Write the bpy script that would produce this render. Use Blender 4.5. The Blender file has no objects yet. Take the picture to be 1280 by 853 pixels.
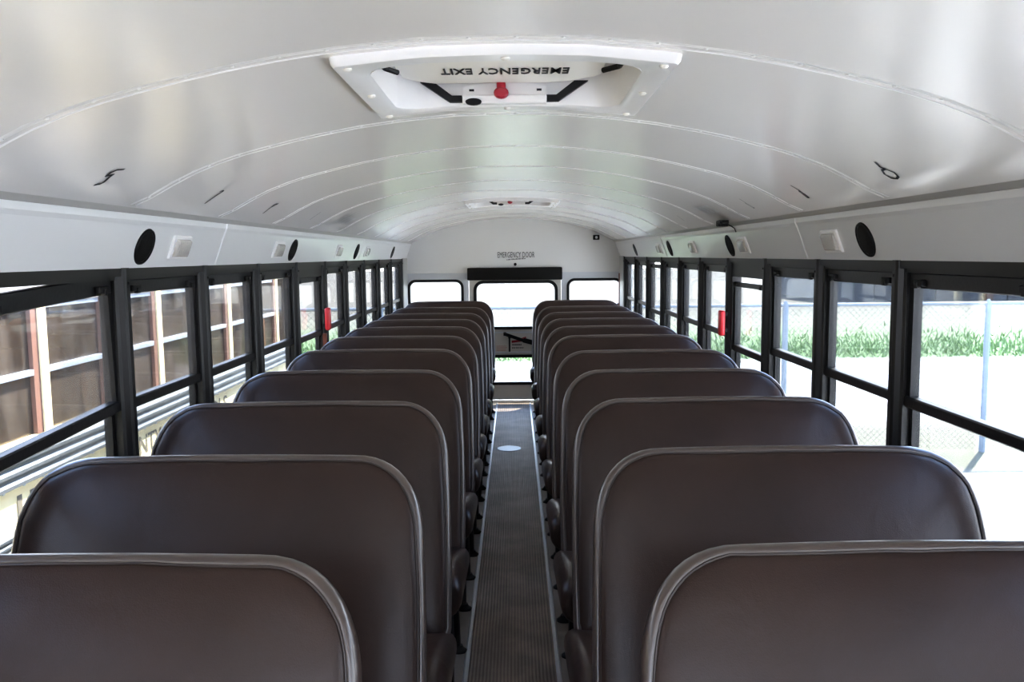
import bpy, bmesh, math, random
from mathutils import Vector, Matrix
random.seed(7)
PI = math.pi
E = 1.573                      # eye height above the bus floor; many heights below are eye-relative
sc = bpy.context.scene
col = sc.collection

# ------------------------------------------------------------------ materials
def new_mat(name):
    m = bpy.data.materials.new(name); m.use_nodes = True
    nt = m.node_tree
    b = nt.nodes.get('Principled BSDF')
    return m, nt, b
def pmat(name, color, rough=.5, metal=0., bump=0., bscale=60., var=0., vscale=3., coat=0., spec=None, coatr=.1):
    m, nt, b = new_mat(name)
    b.inputs['Base Color'].default_value = (*color, 1)
    b.inputs['Roughness'].default_value = rough
    b.inputs['Metallic'].default_value = metal
    if coat: b.inputs['Coat Weight'].default_value = coat; b.inputs['Coat Roughness'].default_value = coatr
    if spec is not None: b.inputs['Specular IOR Level'].default_value = spec
    tc = nt.nodes.new('ShaderNodeTexCoord')
    if var:
        n = nt.nodes.new('ShaderNodeTexNoise'); n.inputs['Scale'].default_value = vscale; n.inputs['Detail'].default_value = 5
        nt.links.new(tc.outputs['Object'], n.inputs['Vector'])
        r = nt.nodes.new('ShaderNodeMapRange'); r.inputs['To Min'].default_value = 1-var; r.inputs['To Max'].default_value = 1+var
        nt.links.new(n.outputs['Fac'], r.inputs['Value'])
        mx = nt.nodes.new('ShaderNodeVectorMath'); mx.operation = 'SCALE'; mx.inputs[0].default_value = color
        nt.links.new(r.outputs['Result'], mx.inputs['Scale']); nt.links.new(mx.outputs['Vector'], b.inputs['Base Color'])
    if bump:
        n = nt.nodes.new('ShaderNodeTexNoise'); n.inputs['Scale'].default_value = bscale; n.inputs['Detail'].default_value = 3
        nt.links.new(tc.outputs['Object'], n.inputs['Vector'])
        bp = nt.nodes.new('ShaderNodeBump'); bp.inputs['Strength'].default_value = bump; bp.inputs['Distance'].default_value = .01
        nt.links.new(n.outputs['Fac'], bp.inputs['Height']); nt.links.new(bp.outputs['Normal'], b.inputs['Normal'])
    return m
def glass_mat(name, tint, dirt=0., dirtcol=(.3, .27, .24), refl=.06, dscale=3.):
    m = bpy.data.materials.new(name); m.use_nodes = True; nt = m.node_tree; nt.nodes.clear()
    out = nt.nodes.new('ShaderNodeOutputMaterial')
    t = nt.nodes.new('ShaderNodeBsdfTransparent'); t.inputs['Color'].default_value = (*tint, 1)
    g = nt.nodes.new('ShaderNodeBsdfGlossy'); g.inputs['Roughness'].default_value = .03
    lw = nt.nodes.new('ShaderNodeLayerWeight'); lw.inputs['Blend'].default_value = .12
    mr = nt.nodes.new('ShaderNodeMapRange'); mr.inputs['To Min'].default_value = refl*.4; mr.inputs['To Max'].default_value = .5
    nt.links.new(lw.outputs['Fresnel'], mr.inputs['Value'])
    mx = nt.nodes.new('ShaderNodeMixShader'); nt.links.new(mr.outputs['Result'], mx.inputs['Fac'])
    nt.links.new(t.outputs[0], mx.inputs[1]); nt.links.new(g.outputs[0], mx.inputs[2])
    last = mx
    if dirt:
        tc = nt.nodes.new('ShaderNodeTexCoord'); mp = nt.nodes.new('ShaderNodeMapping'); mp.inputs['Scale'].default_value = (1, 3, .8)
        n = nt.nodes.new('ShaderNodeTexNoise'); n.inputs['Scale'].default_value = dscale; n.inputs['Detail'].default_value = 4; n.inputs['Roughness'].default_value = .6
        nt.links.new(tc.outputs['Object'], mp.inputs['Vector']); nt.links.new(mp.outputs['Vector'], n.inputs['Vector'])
        r = nt.nodes.new('ShaderNodeMapRange'); r.inputs['From Min'].default_value = .38; r.inputs['From Max'].default_value = .68
        r.inputs['To Min'].default_value = dirt*.4; r.inputs['To Max'].default_value = dirt*1.5
        nt.links.new(n.outputs['Fac'], r.inputs['Value'])
        d = nt.nodes.new('ShaderNodeBsdfDiffuse'); d.inputs['Color'].default_value = (*dirtcol, 1)
        m2 = nt.nodes.new('ShaderNodeMixShader'); nt.links.new(r.outputs['Result'], m2.inputs['Fac'])
        nt.links.new(mx.outputs[0], m2.inputs[1]); nt.links.new(d.outputs[0], m2.inputs[2]); last = m2
    nt.links.new(last.outputs[0], out.inputs['Surface'])
    return m

M = {}
M['ceil'] = pmat('painted_steel', (.83, .80, .775), .27, 0, .02, 2.5, .02, 1.5, coat=.35, coatr=.2)
M['cove'] = pmat('cove_panel', (.78, .78, .78), .3, 0, .015, 3, coat=.3, coatr=.15)
M['rear'] = pmat('rear_wall_paint', (.72, .715, .70), .35, var=.03)
M['door'] = pmat('door_paint', (.60, .58, .53), .4, var=.04)
M['lightgrey'] = pmat('light_grey_paint', (.62, .64, .67), .4)
M['side'] = pmat('side_wall_panel', (.42, .42, .41), .45, var=.05)
M['frame'] = pmat('window_frame_black', (.008, .008, .009), .36, .0, .05, 80, var=.15, vscale=12, spec=.3)
M['frame2'] = pmat('window_header_grey', (.016, .0155, .014), .42, var=.15, vscale=9, spec=.35)
M['black'] = pmat('black_plastic', (.006, .006, .007), .5, spec=.25)
M['blackmetal'] = pmat('black_metal', (.006, .006, .007), .45, 0, spec=.25)
M['rubber'] = pmat('black_rubber', (.006, .006, .007), .5, spec=.25)
M['pad'] = pmat('padded_black_vinyl', (.006, .0055, .005), .6, 0, .2, 200, spec=.2)
M['red'] = pmat('red_plastic', (.55, .02, .03), .35)
M['knobred'] = pmat('crimson_plastic', (.36, .012, .03), .35)
M['darkred'] = pmat('dark_red_paint', (.35, .015, .03), .4)
M['redbrown'] = pmat('reddish_brown', (.16, .035, .02), .45, var=.2, vscale=20)  # reddish brown with uneven tone, for two narrow posts
M['white'] = pmat('white_plastic', (.84, .82, .81), .32, coat=.2)
M['cream'] = pmat('cream_plastic', (.80, .77, .72), .38)
M['lens'] = pmat('dome_lens', (.60, .57, .53), .18, 0, .5, 160, coat=.5)
M['gap'] = pmat('dark_gap', (.03, .03, .03), .7)
M['mesh'] = pmat('speaker_mesh', (.006, .0055, .005), .6, 0, 1.0, 500, spec=.2)
M['steel'] = pmat('aluminium_strip', (.82, .84, .88), .28, .8, .05, 90)
M['ink'] = pmat('black_ink', (.012, .012, .014), .6)
M['fadedink'] = pmat('faded_ink', (.10, .10, .10), .6)
M['sticker'] = pmat('faded_sticker', (.42, .42, .42), .5, var=.15, vscale=60)
M['seam'] = pmat('seam_paint', (.80, .785, .765), .36)
M['strip'] = pmat('grey_trim_strip', (.42, .41, .39), .45)
M['floor'] = pmat('side_floor_rubber', (.19, .165, .145), .5, 0, .1, 40, var=.12, vscale=6)
M['glass'] = glass_mat('window_glass', (.96, .98, .98), .04, (.6, .6, .58))
M['glassl'] = glass_mat('smeared_window_glass', (.95, .95, .94), .06, (.40, .37, .35), dscale=4)

# seat vinyl: dark brown, fine grain, soft wrinkles
def vinyl():
    m, nt, b = new_mat('brown_vinyl')
    tc = nt.nodes.new('ShaderNodeTexCoord')
    b.inputs['Base Color'].default_value = (.063, .044, .038, 1)
    n0 = nt.nodes.new('ShaderNodeTexNoise'); n0.inputs['Scale'].default_value = 3; n0.inputs['Detail'].default_value = 6
    cr = nt.nodes.new('ShaderNodeValToRGB')
    cr.color_ramp.elements[0].position = .3; cr.color_ramp.elements[0].color = (.030, .0170, .0135, 1)
    cr.color_ramp.elements[1].position = .75; cr.color_ramp.elements[1].color = (.045, .0260, .0205, 1)
    nt.links.new(tc.outputs['Object'], n0.inputs['Vector']); nt.links.new(n0.outputs['Fac'], cr.inputs['Fac']); nt.links.new(cr.outputs['Color'], b.inputs['Base Color'])
    b.inputs['Roughness'].default_value = .37
    b.inputs['Specular IOR Level'].default_value = .24
    b.inputs['Coat Weight'].default_value = .35; b.inputs['Coat Roughness'].default_value = .22; b.inputs['Coat IOR'].default_value = 1.33
    v = nt.nodes.new('ShaderNodeTexVoronoi'); v.inputs['Scale'].default_value = 420
    n1 = nt.nodes.new('ShaderNodeTexNoise'); n1.inputs['Scale'].default_value = 9; n1.inputs['Detail'].default_value = 3; n1.inputs['Distortion'].default_value = .8
    for q in (v, n1): nt.links.new(tc.outputs['Object'], q.inputs['Vector'])
    b1 = nt.nodes.new('ShaderNodeBump'); b1.inputs['Strength'].default_value = .12; b1.inputs['Distance'].default_value = .003
    b2 = nt.nodes.new('ShaderNodeBump'); b2.inputs['Strength'].default_value = .22; b2.inputs['Distance'].default_value = .012
    nt.links.new(v.outputs['Distance'], b1.inputs['Height']); nt.links.new(n1.outputs['Fac'], b2.inputs['Height'])
    nt.links.new(b1.outputs['Normal'], b2.inputs['Normal']); nt.links.new(b2.outputs['Normal'], b.inputs['Normal'])
    return m
M['vinyl'] = vinyl()
M['edge'] = pmat('vinyl_rim_highlight', (.070, .050, .042), .30, coat=.7, coatr=.18, bump=.15, bscale=30)  # rim highlight put into the colour: lighter, glossier vinyl
M['piping'] = pmat('vinyl_piping', (.04, .028, .024), .35)
# ribbed aisle rubber: ribs along the bus
def aisle_mat():
    m, nt, b = new_mat('ribbed_rubber')
    tc = nt.nodes.new('ShaderNodeTexCoord')
    sep = nt.nodes.new('ShaderNodeSeparateXYZ'); nt.links.new(tc.outputs['Object'], sep.inputs[0])
    mu = nt.nodes.new('ShaderNodeMath'); mu.operation = 'MULTIPLY'; mu.inputs[1].default_value = 2*PI/.0135
    nt.links.new(sep.outputs['X'], mu.inputs[0])
    si = nt.nodes.new('ShaderNodeMath'); si.operation = 'SINE'; nt.links.new(mu.outputs[0], si.inputs[0])
    n = nt.nodes.new('ShaderNodeTexNoise'); n.inputs['Scale'].default_value = 5; n.inputs['Detail'].default_value = 6
    nt.links.new(tc.outputs['Object'], n.inputs['Vector'])
    ad = nt.nodes.new('ShaderNodeMath'); ad.operation = 'MULTIPLY_ADD'; ad.inputs[1].default_value = .16
    nt.links.new(si.outputs[0], ad.inputs[0]); nt.links.new(n.outputs['Fac'], ad.inputs[2])
    cr = nt.nodes.new('ShaderNodeValToRGB')
    cr.color_ramp.elements[0].position = .25; cr.color_ramp.elements[0].color = (.085, .062, .048, 1)
    cr.color_ramp.elements[1].position = .8; cr.color_ramp.elements[1].color = (.27, .21, .165, 1)
    nt.links.new(ad.outputs[0], cr.inputs['Fac']); nt.links.new(cr.outputs['Color'], b.inputs['Base Color'])
    b.inputs['Roughness'].default_value = .48
    bp = nt.nodes.new('ShaderNodeBump'); bp.inputs['Strength'].default_value = .5; bp.inputs['Distance'].default_value = .002
    nt.links.new(si.outputs[0], bp.inputs['Height']); nt.links.new(bp.outputs['Normal'], b.inputs['Normal'])
    return m
M['aisle'] = aisle_mat()

# ------------------------------------------------------------------ mesh helpers
def tag(o, label=None, cat=None, group=None, kind=None):
    if label: o['label'] = label
    if cat: o['category'] = cat
    if group: o['group'] = group
    if kind: o['kind'] = kind
    return o
def empty(name, loc, rz=0, **k):
    o = bpy.data.objects.new(name, None); col.objects.link(o); o.location = loc; o.rotation_euler = (0, 0, rz)
    o.empty_display_size = .1
    return tag(o, **k)
def obj(name, bm, mat, parent=None, smooth=False, world=True, **k):
    """bm in world coordinates; the object's origin is put at the middle of its base (or at the parent's)."""
    bm.normal_update()
    me = bpy.data.meshes.new(name)
    o = bpy.data.objects.new(name, me); col.objects.link(o)
    if parent is not None:
        o.parent = parent
        if world:
            p = Vector(parent.location)
            q = parent.parent
            while q: p += Vector(q.location); q = q.parent
            bmesh.ops.translate(bm, verts=bm.verts, vec=-p)
    elif world:
        lo = [min(v.co[i] for v in bm.verts) for i in range(3)]; hi = [max(v.co[i] for v in bm.verts) for i in range(3)]
        p = Vector(((lo[0]+hi[0])/2, (lo[1]+hi[1])/2, lo[2]))
        bmesh.ops.translate(bm, verts=bm.verts, vec=-p); o.location = p
    for f in bm.faces: f.smooth = smooth
    bm.to_mesh(me); bm.free()
    for mm in (mat if isinstance(mat, (list, tuple)) else [mat]): me.materials.append(mm)
    if smooth == 'auto' or smooth:
        try:
            me.set_sharp_from_angle(angle=math.radians(38))
        except Exception: pass
    return tag(o, **k)
def box(bm, x0, x1, y0, y1, z0, z1, bev=0, seg=2, rot=None, mi=0):
    r = bmesh.ops.create_cube(bm, size=1)
    vs = r['verts']
    for v in vs:
        v.co = Vector(((x0+x1)/2+v.co.x*(x1-x0), (y0+y1)/2+v.co.y*(y1-y0), (z0+z1)/2+v.co.z*(z1-z0)))
    fs = {f for v in vs for f in v.link_faces}
    for f in fs: f.material_index = mi
    if bev:
        es = list({e for v in vs for e in v.link_edges})
        rr = bmesh.ops.bevel(bm, geom=es, offset=bev, segments=seg, affect='EDGES', profile=.5)
        vs = list({v for f in rr['faces'] for v in f.verts} | {v for v in vs if v.is_valid})
    if rot is not None: bmesh.ops.transform(bm, matrix=rot, verts=vs)
    return vs
def bx(*a, **k):
    bm = bmesh.new(); box(bm, *a, **k); return bm
def tube(bm, pts, r, seg=8, closed=False):
    pts = [Vector(p) for p in pts]; n = len(pts); rings = []
    prev = None
    for i, p in enumerate(pts):
        if closed: d = pts[(i+1) % n]-pts[i-1]
        else: d = (pts[min(i+1, n-1)]-pts[max(i-1, 0)])
        d.normalize()
        if prev is None:
            u = d.orthogonal().normalized()
        else:
            u = (prev-d*prev.dot(d)).normalized()
        prev = u; w = d.cross(u)
        rr = r[i] if isinstance(r, (list, tuple)) else r
        rings.append([bm.verts.new(p+rr*(math.cos(2*PI*k/seg)*u+math.sin(2*PI*k/seg)*w)) for k in range(seg)])
    m = n if closed else n-1
    for i in range(m):
        A, B = rings[i], rings[(i+1) % n]
        for k in range(seg): bm.faces.new((A[k], A[(k+1) % seg], B[(k+1) % seg], B[k]))
    if not closed:
        bm.faces.new(rings[0][::-1]); bm.faces.new(rings[-1])
def prism(bm, poly, axis, a, b, mi=0):
    """poly: 2-D points; axis 'x','y','z' is the extrusion axis from a to b."""
    def P(u, v, t):
        return {'x': (t, u, v), 'y': (u, t, v), 'z': (u, v, t)}[axis]
    A = [bm.verts.new(P(u, v, a)) for u, v in poly]; B = [bm.verts.new(P(u, v, b)) for u, v in poly]
    n = len(poly)
    fs = [bm.faces.new(A), bm.faces.new(B[::-1])]
    for i in range(n): fs.append(bm.faces.new((A[i], B[i], B[(i+1) % n], A[(i+1) % n])))
    for f in fs: f.material_index = mi
    bmesh.ops.recalc_face_normals(bm, faces=fs)
def rrect(x0, x1, z0, z1, r, seg=6):
    if not isinstance(r, (tuple, list)): r = (r,)*4         # bl, br, tr, tl
    out = []
    for (cx, cz, rr, a0) in ((x0, z0, r[0], PI), (x1, z0, r[1], 1.5*PI), (x1, z1, r[2], 0), (x0, z1, r[3], .5*PI)):
        sx = 1 if cx == x0 else -1; sz = 1 if cz == z0 else -1
        for k in range(seg+1):
            a = a0+k/seg*PI/2
            out.append((cx+sx*rr+rr*math.cos(a), cz+sz*rr+rr*math.sin(a)))
    return out
def ring_prism(bm, outer, inner, axis, a, b, mi=0):
    """a frame: outer and inner outlines with the same number of points"""
    def P(u, v, t): return {'x': (t, u, v), 'y': (u, t, v), 'z': (u, v, t)}[axis]
    n = len(outer)
    L = [[bm.verts.new(P(u, v, t)) for u, v in o] for o in (outer, inner) for t in (a, b)]
    oa, ob, ia, ib = L; fs = []
    for i in range(n):
        j = (i+1) % n
        fs += [bm.faces.new((oa[i], oa[j], ob[j], ob[i])), bm.faces.new((ia[j], ia[i], ib[i], ib[j])),
               bm.faces.new((oa[j], oa[i], ia[i], ia[j])), bm.faces.new((ob[i], ob[j], ib[j], ib[i]))]
    for f in fs: f.material_index = mi
    bmesh.ops.recalc_face_normals(bm, faces=fs)
def loft(bm, rings, cap0=True, cap1=True):
    V = [[bm.verts.new(p) for p in r] for r in rings]; n = len(rings[0])
    for A, B in zip(V, V[1:]):
        for k in range(n): bm.faces.new((A[k], A[(k+1) % n], B[(k+1) % n], B[k]))
    if cap0: bm.faces.new(V[0][::-1])
    if cap1: bm.faces.new(V[-1])
    bmesh.ops.recalc_face_normals(bm, faces=bm.faces)
def text_bm(body, width, height, mat4, depth=.0008, spacing=1.0, bold=0.0):
    cu = bpy.data.curves.new('txt', 'FONT'); cu.body = body; cu.align_x = 'CENTER'; cu.align_y = 'CENTER'; cu.extrude = depth; cu.offset = bold
    cu.space_character = spacing; cu.resolution_u = 2
    o = bpy.data.objects.new('txt', cu); col.objects.link(o)
    dg = bpy.context.evaluated_depsgraph_get(); dg.update()
    me = bpy.data.meshes.new_from_object(o.evaluated_get(dg))
    bm = bmesh.new(); bm.from_mesh(me)
    bpy.data.objects.remove(o); bpy.data.curves.remove(cu); bpy.data.meshes.remove(me)
    xs = [v.co.x for v in bm.verts]; ys = [v.co.y for v in bm.verts]
    sx = width/(max(xs)-min(xs)); sy = height/(max(ys)-min(ys)); mx = (max(xs)+min(xs))/2; my = (max(ys)+min(ys))/2
    for v in bm.verts: v.co.x = (v.co.x-mx)*sx; v.co.y = (v.co.y-my)*sy
    bmesh.ops.transform(bm, matrix=mat4, verts=bm.verts)
    return bm
def frame_mat(o, xa, ya):
    xa = Vector(xa).normalized(); ya = Vector(ya).normalized(); za = xa.cross(ya)
    return Matrix(((xa.x, ya.x, za.x, o[0]), (xa.y, ya.y, za.y, o[1]), (xa.z, ya.z, za.z, o[2]), (0, 0, 0, 1)))

# ------------------------------------------------------------------ the bus shell
Y0, Y1 = -1.7, 8.97
CP = [(0, .390), (.15, .387), (.3, .373), (.41, .358), (.52, .338), (.60, .321), (.67, .304), (.74, .286), (.80, .267), (.87, .240), (.93, .211), (.97, .189), (1.0, .172), (1.04, .155), (1.075, .140)]
prof = [(-x, z+E) for x, z in reversed(CP[1:])]+[(x, z+E) for x, z in CP]
def ceil_z(x):
    x = abs(x)
    for (a, za), (b, zb) in zip(CP, CP[1:]):
        if x <= b: return E+za+(zb-za)*(x-a)/(b-a)
    return E+CP[-1][1]
def ceil_n(x):
    d = (ceil_z(x+.01)-ceil_z(x-.01))/.02
    return Vector((d, 0, -1)).normalized()      # points down into the bus
HY = [(1.605, 2.205), (5.80, 6.40)]            # roof hatches (outer frame)
HX = .285                                      # half width of the opening
# ceiling: an arched sheet with two square openings
bm = bmesh.new()
xs = sorted({x for x, z in prof} | {-HX, HX})
ys = sorted({Y0, Y1} | {v for a, b in HY for v in (a+.045, b-.045)} | {Y0+.4*i for i in range(1, 27) if Y0+.4*i < Y1})
g = [[bm.verts.new((x, y, ceil_z(x))) for x in xs] for y in ys]
for j in range(len(ys)-1):
    for i in range(len(xs)-1):
        if any(ys[j] >= a+.04 and ys[j+1] <= b-.04 for a, b in HY) and xs[i] >= -HX-1e-6 and xs[i+1] <= HX+1e-6: continue
        bm.faces.new((g[j][i], g[j][i+1], g[j+1][i+1], g[j+1][i]))
obj('ceiling', bm, M['ceil'], smooth=True, kind='structure')
# outer roof, keeps the sky off the ceiling
bm = bmesh.new()
rp = [(-1.22, E-.02), (-1.22, E+.2), (-1.12, E+.38), (-.9, E+.50), (-.5, E+.60), (0, E+.64), (.5, E+.60), (.9, E+.50), (1.12, E+.38), (1.22, E+.2), (1.22, E-.02)]
A = [bm.verts.new((x, Y0-.05, z)) for x, z in rp]; B = [bm.verts.new((x, Y1+.06, z)) for x, z in rp]
for i in range(len(rp)-1): bm.faces.new((A[i], A[i+1], B[i+1], B[i]))
M['roofout'] = pmat('roof_outer_white', (.7, .7, .7), .5)
obj('roof', bm, M['roofout'], smooth=True, kind='structure')

# seams across the ceiling, each with a double lip and a row of rivets
seams = [.12, .85, 1.575, 2.385, 3.08, 3.76, 4.44, 5.10, 5.75, 6.47, 7.15, 7.83, 8.45]
for k, sy in enumerate(seams):
    bm = bmesh.new()
    pts = [(-1.05+2.1*i/60) for i in range(61)]
    for off, w, h in ((0, .007, .0018), (-.028, .022, .0010)):
        if off: sgn = -1
        secs = []
        for x in pts:
            n = ceil_n(x); c = Vector((x, sy+off, ceil_z(x)))
            secs.append([c-Vector((0, w/2, 0))-n*.0005, c-Vector((0, w/2*.4, 0))+n*h, c+Vector((0, w/2*.4, 0))+n*h, c+Vector((0, w/2, 0))-n*.0005])
        V = [[bm.verts.new(p) for p in s] for s in secs]
        for a, b in zip(V, V[1:]):
            if any(lo < sy+off < hi and abs((a[0].co.x+b[0].co.x)/2) < .3 for lo, hi in HY): continue
            for q in range(3): bm.faces.new((a[q], b[q], b[q+1], a[q+1]))
    x = -1.0
    while x < 1.01:
        if not any(lo < sy-.028 < hi and abs(x) < .34 for lo, hi in HY):
            n = ceil_n(x); c = Vector((x, sy-.026, ceil_z(x)))
            u = Vector((0, 1, 0)); w = n.cross(u)
            ring0 = [c+(math.cos(a)*u+math.sin(a)*w)*.0062 for a in [q*PI/3 for q in range(6)]]
            ring1 = [c+n*.0028+(math.cos(a)*u+math.sin(a)*w)*.0038 for a in [q*PI/3 for q in range(6)]]
            R0 = [bm.verts.new(p) for p in ring0]; R1 = [bm.verts.new(p) for p in ring1]
            for q in range(6): bm.faces.new((R0[q], R0[(q+1) % 6], R1[(q+1) % 6], R1[q]))
            bm.faces.new(R1)
        x += .085
    bmesh.ops.recalc_face_normals(bm, faces=bm.faces)
    obj('trim_%d' % (k+1), bm, M['seam'], smooth=True, kind='structure')
ntrim = len(seams)
def trim(bm, mat, **k):
    global ntrim
    ntrim += 1
    return obj('trim_%d' % ntrim, bm, mat, kind='structure', **k)

# floor, aisle runner and metal strips
FX = -.010
obj('floor', bx(-1.2, 1.2, Y0, Y1, -.05, 0), M['floor'], kind='structure')
obj('aisle_runner', bx(FX-.176, FX+.176, Y0, Y1-.0, 0, .004), M['aisle'], label='brown ribbed rubber runner along the bus aisle floor', cat='floor runner')
for s in (-1, 1):
    bm = bmesh.new()
    prism(bm, [(FX+s*.166, .004), (FX+s*.170, .0085), (FX+s*.180, .0085), (FX+s*.186, .001)], 'y', Y0, Y1-.12)
    trim(bm, M['steel'])
# round metal cover plate in the aisle
bm = bmesh.new()
ringo = [[(FX-.035+r*math.cos(a), 6.72+r*math.sin(a), z) for a in [2*PI*q/36 for q in range(36)]] for r, z in ((.098, .0045), (.096, .0075), (.085, .0078))]
loft(bm, ringo, True, True)
pl = obj('floor_plate', bm, pmat('dull_plate', (.30, .34, .36), .35, .5), smooth=False, label='round pale metal access plate set in the ribbed aisle floor', cat='floor plate')

# side walls below the windows, seat ledge, window posts, header, cove panels
posts = [-.81, -.15, .51, 1.11, 1.765, 2.48, 3.125, 3.78, 4.44, 5.11, 5.76, 6.44, 7.15, 7.85, 8.60]
SILL = E-.80
for s, side in ((-1, 'left'), (1, 'right')):
    bm = bmesh.new()
    prism(bm, [(s*1.16, 0), (s*1.22, 0), (s*1.22, SILL), (s*1.145, SILL), (s*1.145, SILL-.03), (s*1.16, SILL-.05)], 'y', Y0, Y1)
    prism(bm, [(s*1.16, 0), (s*1.10, 0), (s*1.10, .30), (s*1.16, .34)], 'y', Y0, Y1)
    box(bm, *sorted((s*1.16, s*1.22)), Y0, posts[0], SILL, E-.02)
    box(bm, *sorted((s*1.125, s*1.22)), posts[-1]+.03, Y1, SILL, E-.02)
    obj('wall_'+side, bm, M['side'], kind='structure')
    # cove panel
    bm = bmesh.new()
    p = [(1.078, .150), (1.083, .112), (1.090, .100), (1.135, -.022), (1.137, -.028), (1.22, -.028), (1.22, .15)]
    cuts = [Y0, .2, 3.24, 6.20, Y1]
    for a, b in zip(cuts, cuts[1:]):
        prism(bm, [(s*x, z+E) for x, z in p], 'y', a+.0015, b-.0015)
    trim(bm, M['cove'])
    bm = bmesh.new()
    prism(bm, [(s*x, z+E) for x, z in [(1.062, .147), (1.073, .130), (1.09, .130), (1.08, .150)]], 'y', Y0, Y1)
    trim(bm, M['strip'])
    # joint covers in the cove
    bm = bmesh.new()
    for yy in cuts[1:-1]:
        secs = []
        for yo, d in ((-.016, .0), (-.012, .004), (.012, .004), (.016, .0)):
            secs.append([Vector((s*(x-d*.9), yy+yo, z+E-d*.3)) for x, z in [(1.0795, .146), (1.0835, .112), (1.0905, .100), (1.135, -.022)]])
        V = [[bm.verts.new(q) for q in t] for t in secs]
        for a, b in zip(V, V[1:]):
            for q in range(3): bm.faces.new((a[q], a[q+1], b[q+1], b[q]))
    trim(bm, M['cove'])
    # posts
    for yy in posts:
        bm = bmesh.new()
        pr = [(1.20, yy-.034), (1.152, yy-.034), (1.146, yy-.026), (1.132, yy-.020), (1.127, yy-.010), (1.127, yy+.010), (1.132, yy+.020), (1.146, yy+.026), (1.152, yy+.034), (1.20, yy+.034)]
        prism(bm, [(s*x, y) for x, y in pr], 'z', SILL, E-.026)
        box(bm, *sorted((s*1.122, s*1.128)), yy-.004, yy+.004, E-.075, E-.067)
        trim(bm, M['frame'])

# side windows
SPECIAL = {('l', 4): dict(tilt=.052, st=-.055), ('l', 8): dict(hb=-.112, st=-.112, gt=-.143, mid=-.452), ('r', 7): dict(hb=-.122, st=-.150, gt=-.174, mid=-.492),
           ('r', 11): dict(hb=-.070, st=-.086, gt=-.116, mid=-.468)}
nwin = 0
for s, sd in ((-1, 'l'), (1, 'r')):
    for i in range(len(posts)-1):
        nwin += 1
        y0, y1 = posts[i]+.034, posts[i+1]-.034
        sp = dict(hb=-.062, st=-.062, gt=-.105, mid=-.438, tilt=0); sp.update(SPECIAL.get((sd, i), {}))
        w = empty('window_%d' % nwin, (s*1.17, (y0+y1)/2, SILL), kind='structure')
        X = lambda a, b: sorted((s*a, s*b))
        # header with two steps
        bm = bmesh.new()
        box(bm, *X(1.136, 1.21), y0-.034, y1+.034, E-.050, E-.027)
        box(bm, *X(1.150, 1.21), y0, y1, E+sp['hb'], E-.048)
        obj('header', bm, M['frame2'], w)
        # upper sash
        g1 = y0+.024; g2 = y1-.024
        bm = bmesh.new()
        bot = E+sp['mid']
        box(bm, *X(1.160, 1.188), y0, y1, E+sp['gt'], E+sp['st'], bev=.003, seg=1)
        box(bm, *X(1.156, 1.190), y0, y1, bot-.018, bot+.015, bev=.004, seg=1)
        for a, b in ((y0, g1), (g2, y1)): box(bm, *X(1.162, 1.188), a, b, bot, E+sp['gt']+.005)
        sash = obj('upper_sash', bm, M['frame'], w)
        bm = bmesh.new()
        box(bm, *X(1.172, 1.1745), g1-.004, g2+.004, bot+.01, E+sp['gt']+.004)
        gp = obj('pane', bm, M['glassl' if s < 0 else 'glass'], sash)
        for a, sg in ((y0+.02, 1), (y1-.02, -1)):
            bm = bmesh.new(); c = a+sg*.05
            box(bm, *X(1.146, 1.162), c-.028, c+.028, E+sp['gt']+.006, E+sp['gt']+.026, bev=.004)
            box(bm, *X(1.142, 1.156), c-.008, c+.012, E+sp['gt']+.000, E+sp['gt']+.018, bev=.003)
            obj('latch', bm, M['black'], sash)
        if sp['tilt']:
            # the sash hangs down at its near end
            piv = Vector((0, 2.32-w.location.y, E-.105-w.location.z))
            mt = Matrix.Translation(piv) @ Matrix.Rotation(sp['tilt'], 4, 'X') @ Matrix.Translation(-piv)
            for ob in [sash]+list(sash.children): ob.data.transform(mt)
        # lower sash
        bm = bmesh.new()
        for a, b in ((y0, y0+.016), (y1-.016, y1)): box(bm, *X(1.175, 1.198), a, b, SILL, bot-.005)
        box(bm, *X(1.170, 1.200), y0, y1, SILL, SILL+.022)
        ls = obj('lower_sash', bm, M['frame'], w)
        bm = bmesh.new(); box(bm, *X(1.186, 1.1885), y0+.012, y1-.012, SILL+.015, bot-.002)
        obj('pane', bm, M['glass'], ls)

# front end of the bus behind the camera: a wall with a big windshield opening
bm = bmesh.new()
box(bm, -1.2, 1.2, Y0-.06, Y0, 0, .95); box(bm, -1.2, 1.2, Y0-.06, Y0, E+.12, E+.6)
for a, b in ((-1.2, -1.1), (-.03, .03), (1.1, 1.2)): box(bm, a, b, Y0-.06, Y0, .95, E+.12)
obj('wall_front', bm, M['side'], kind='structure')

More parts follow.
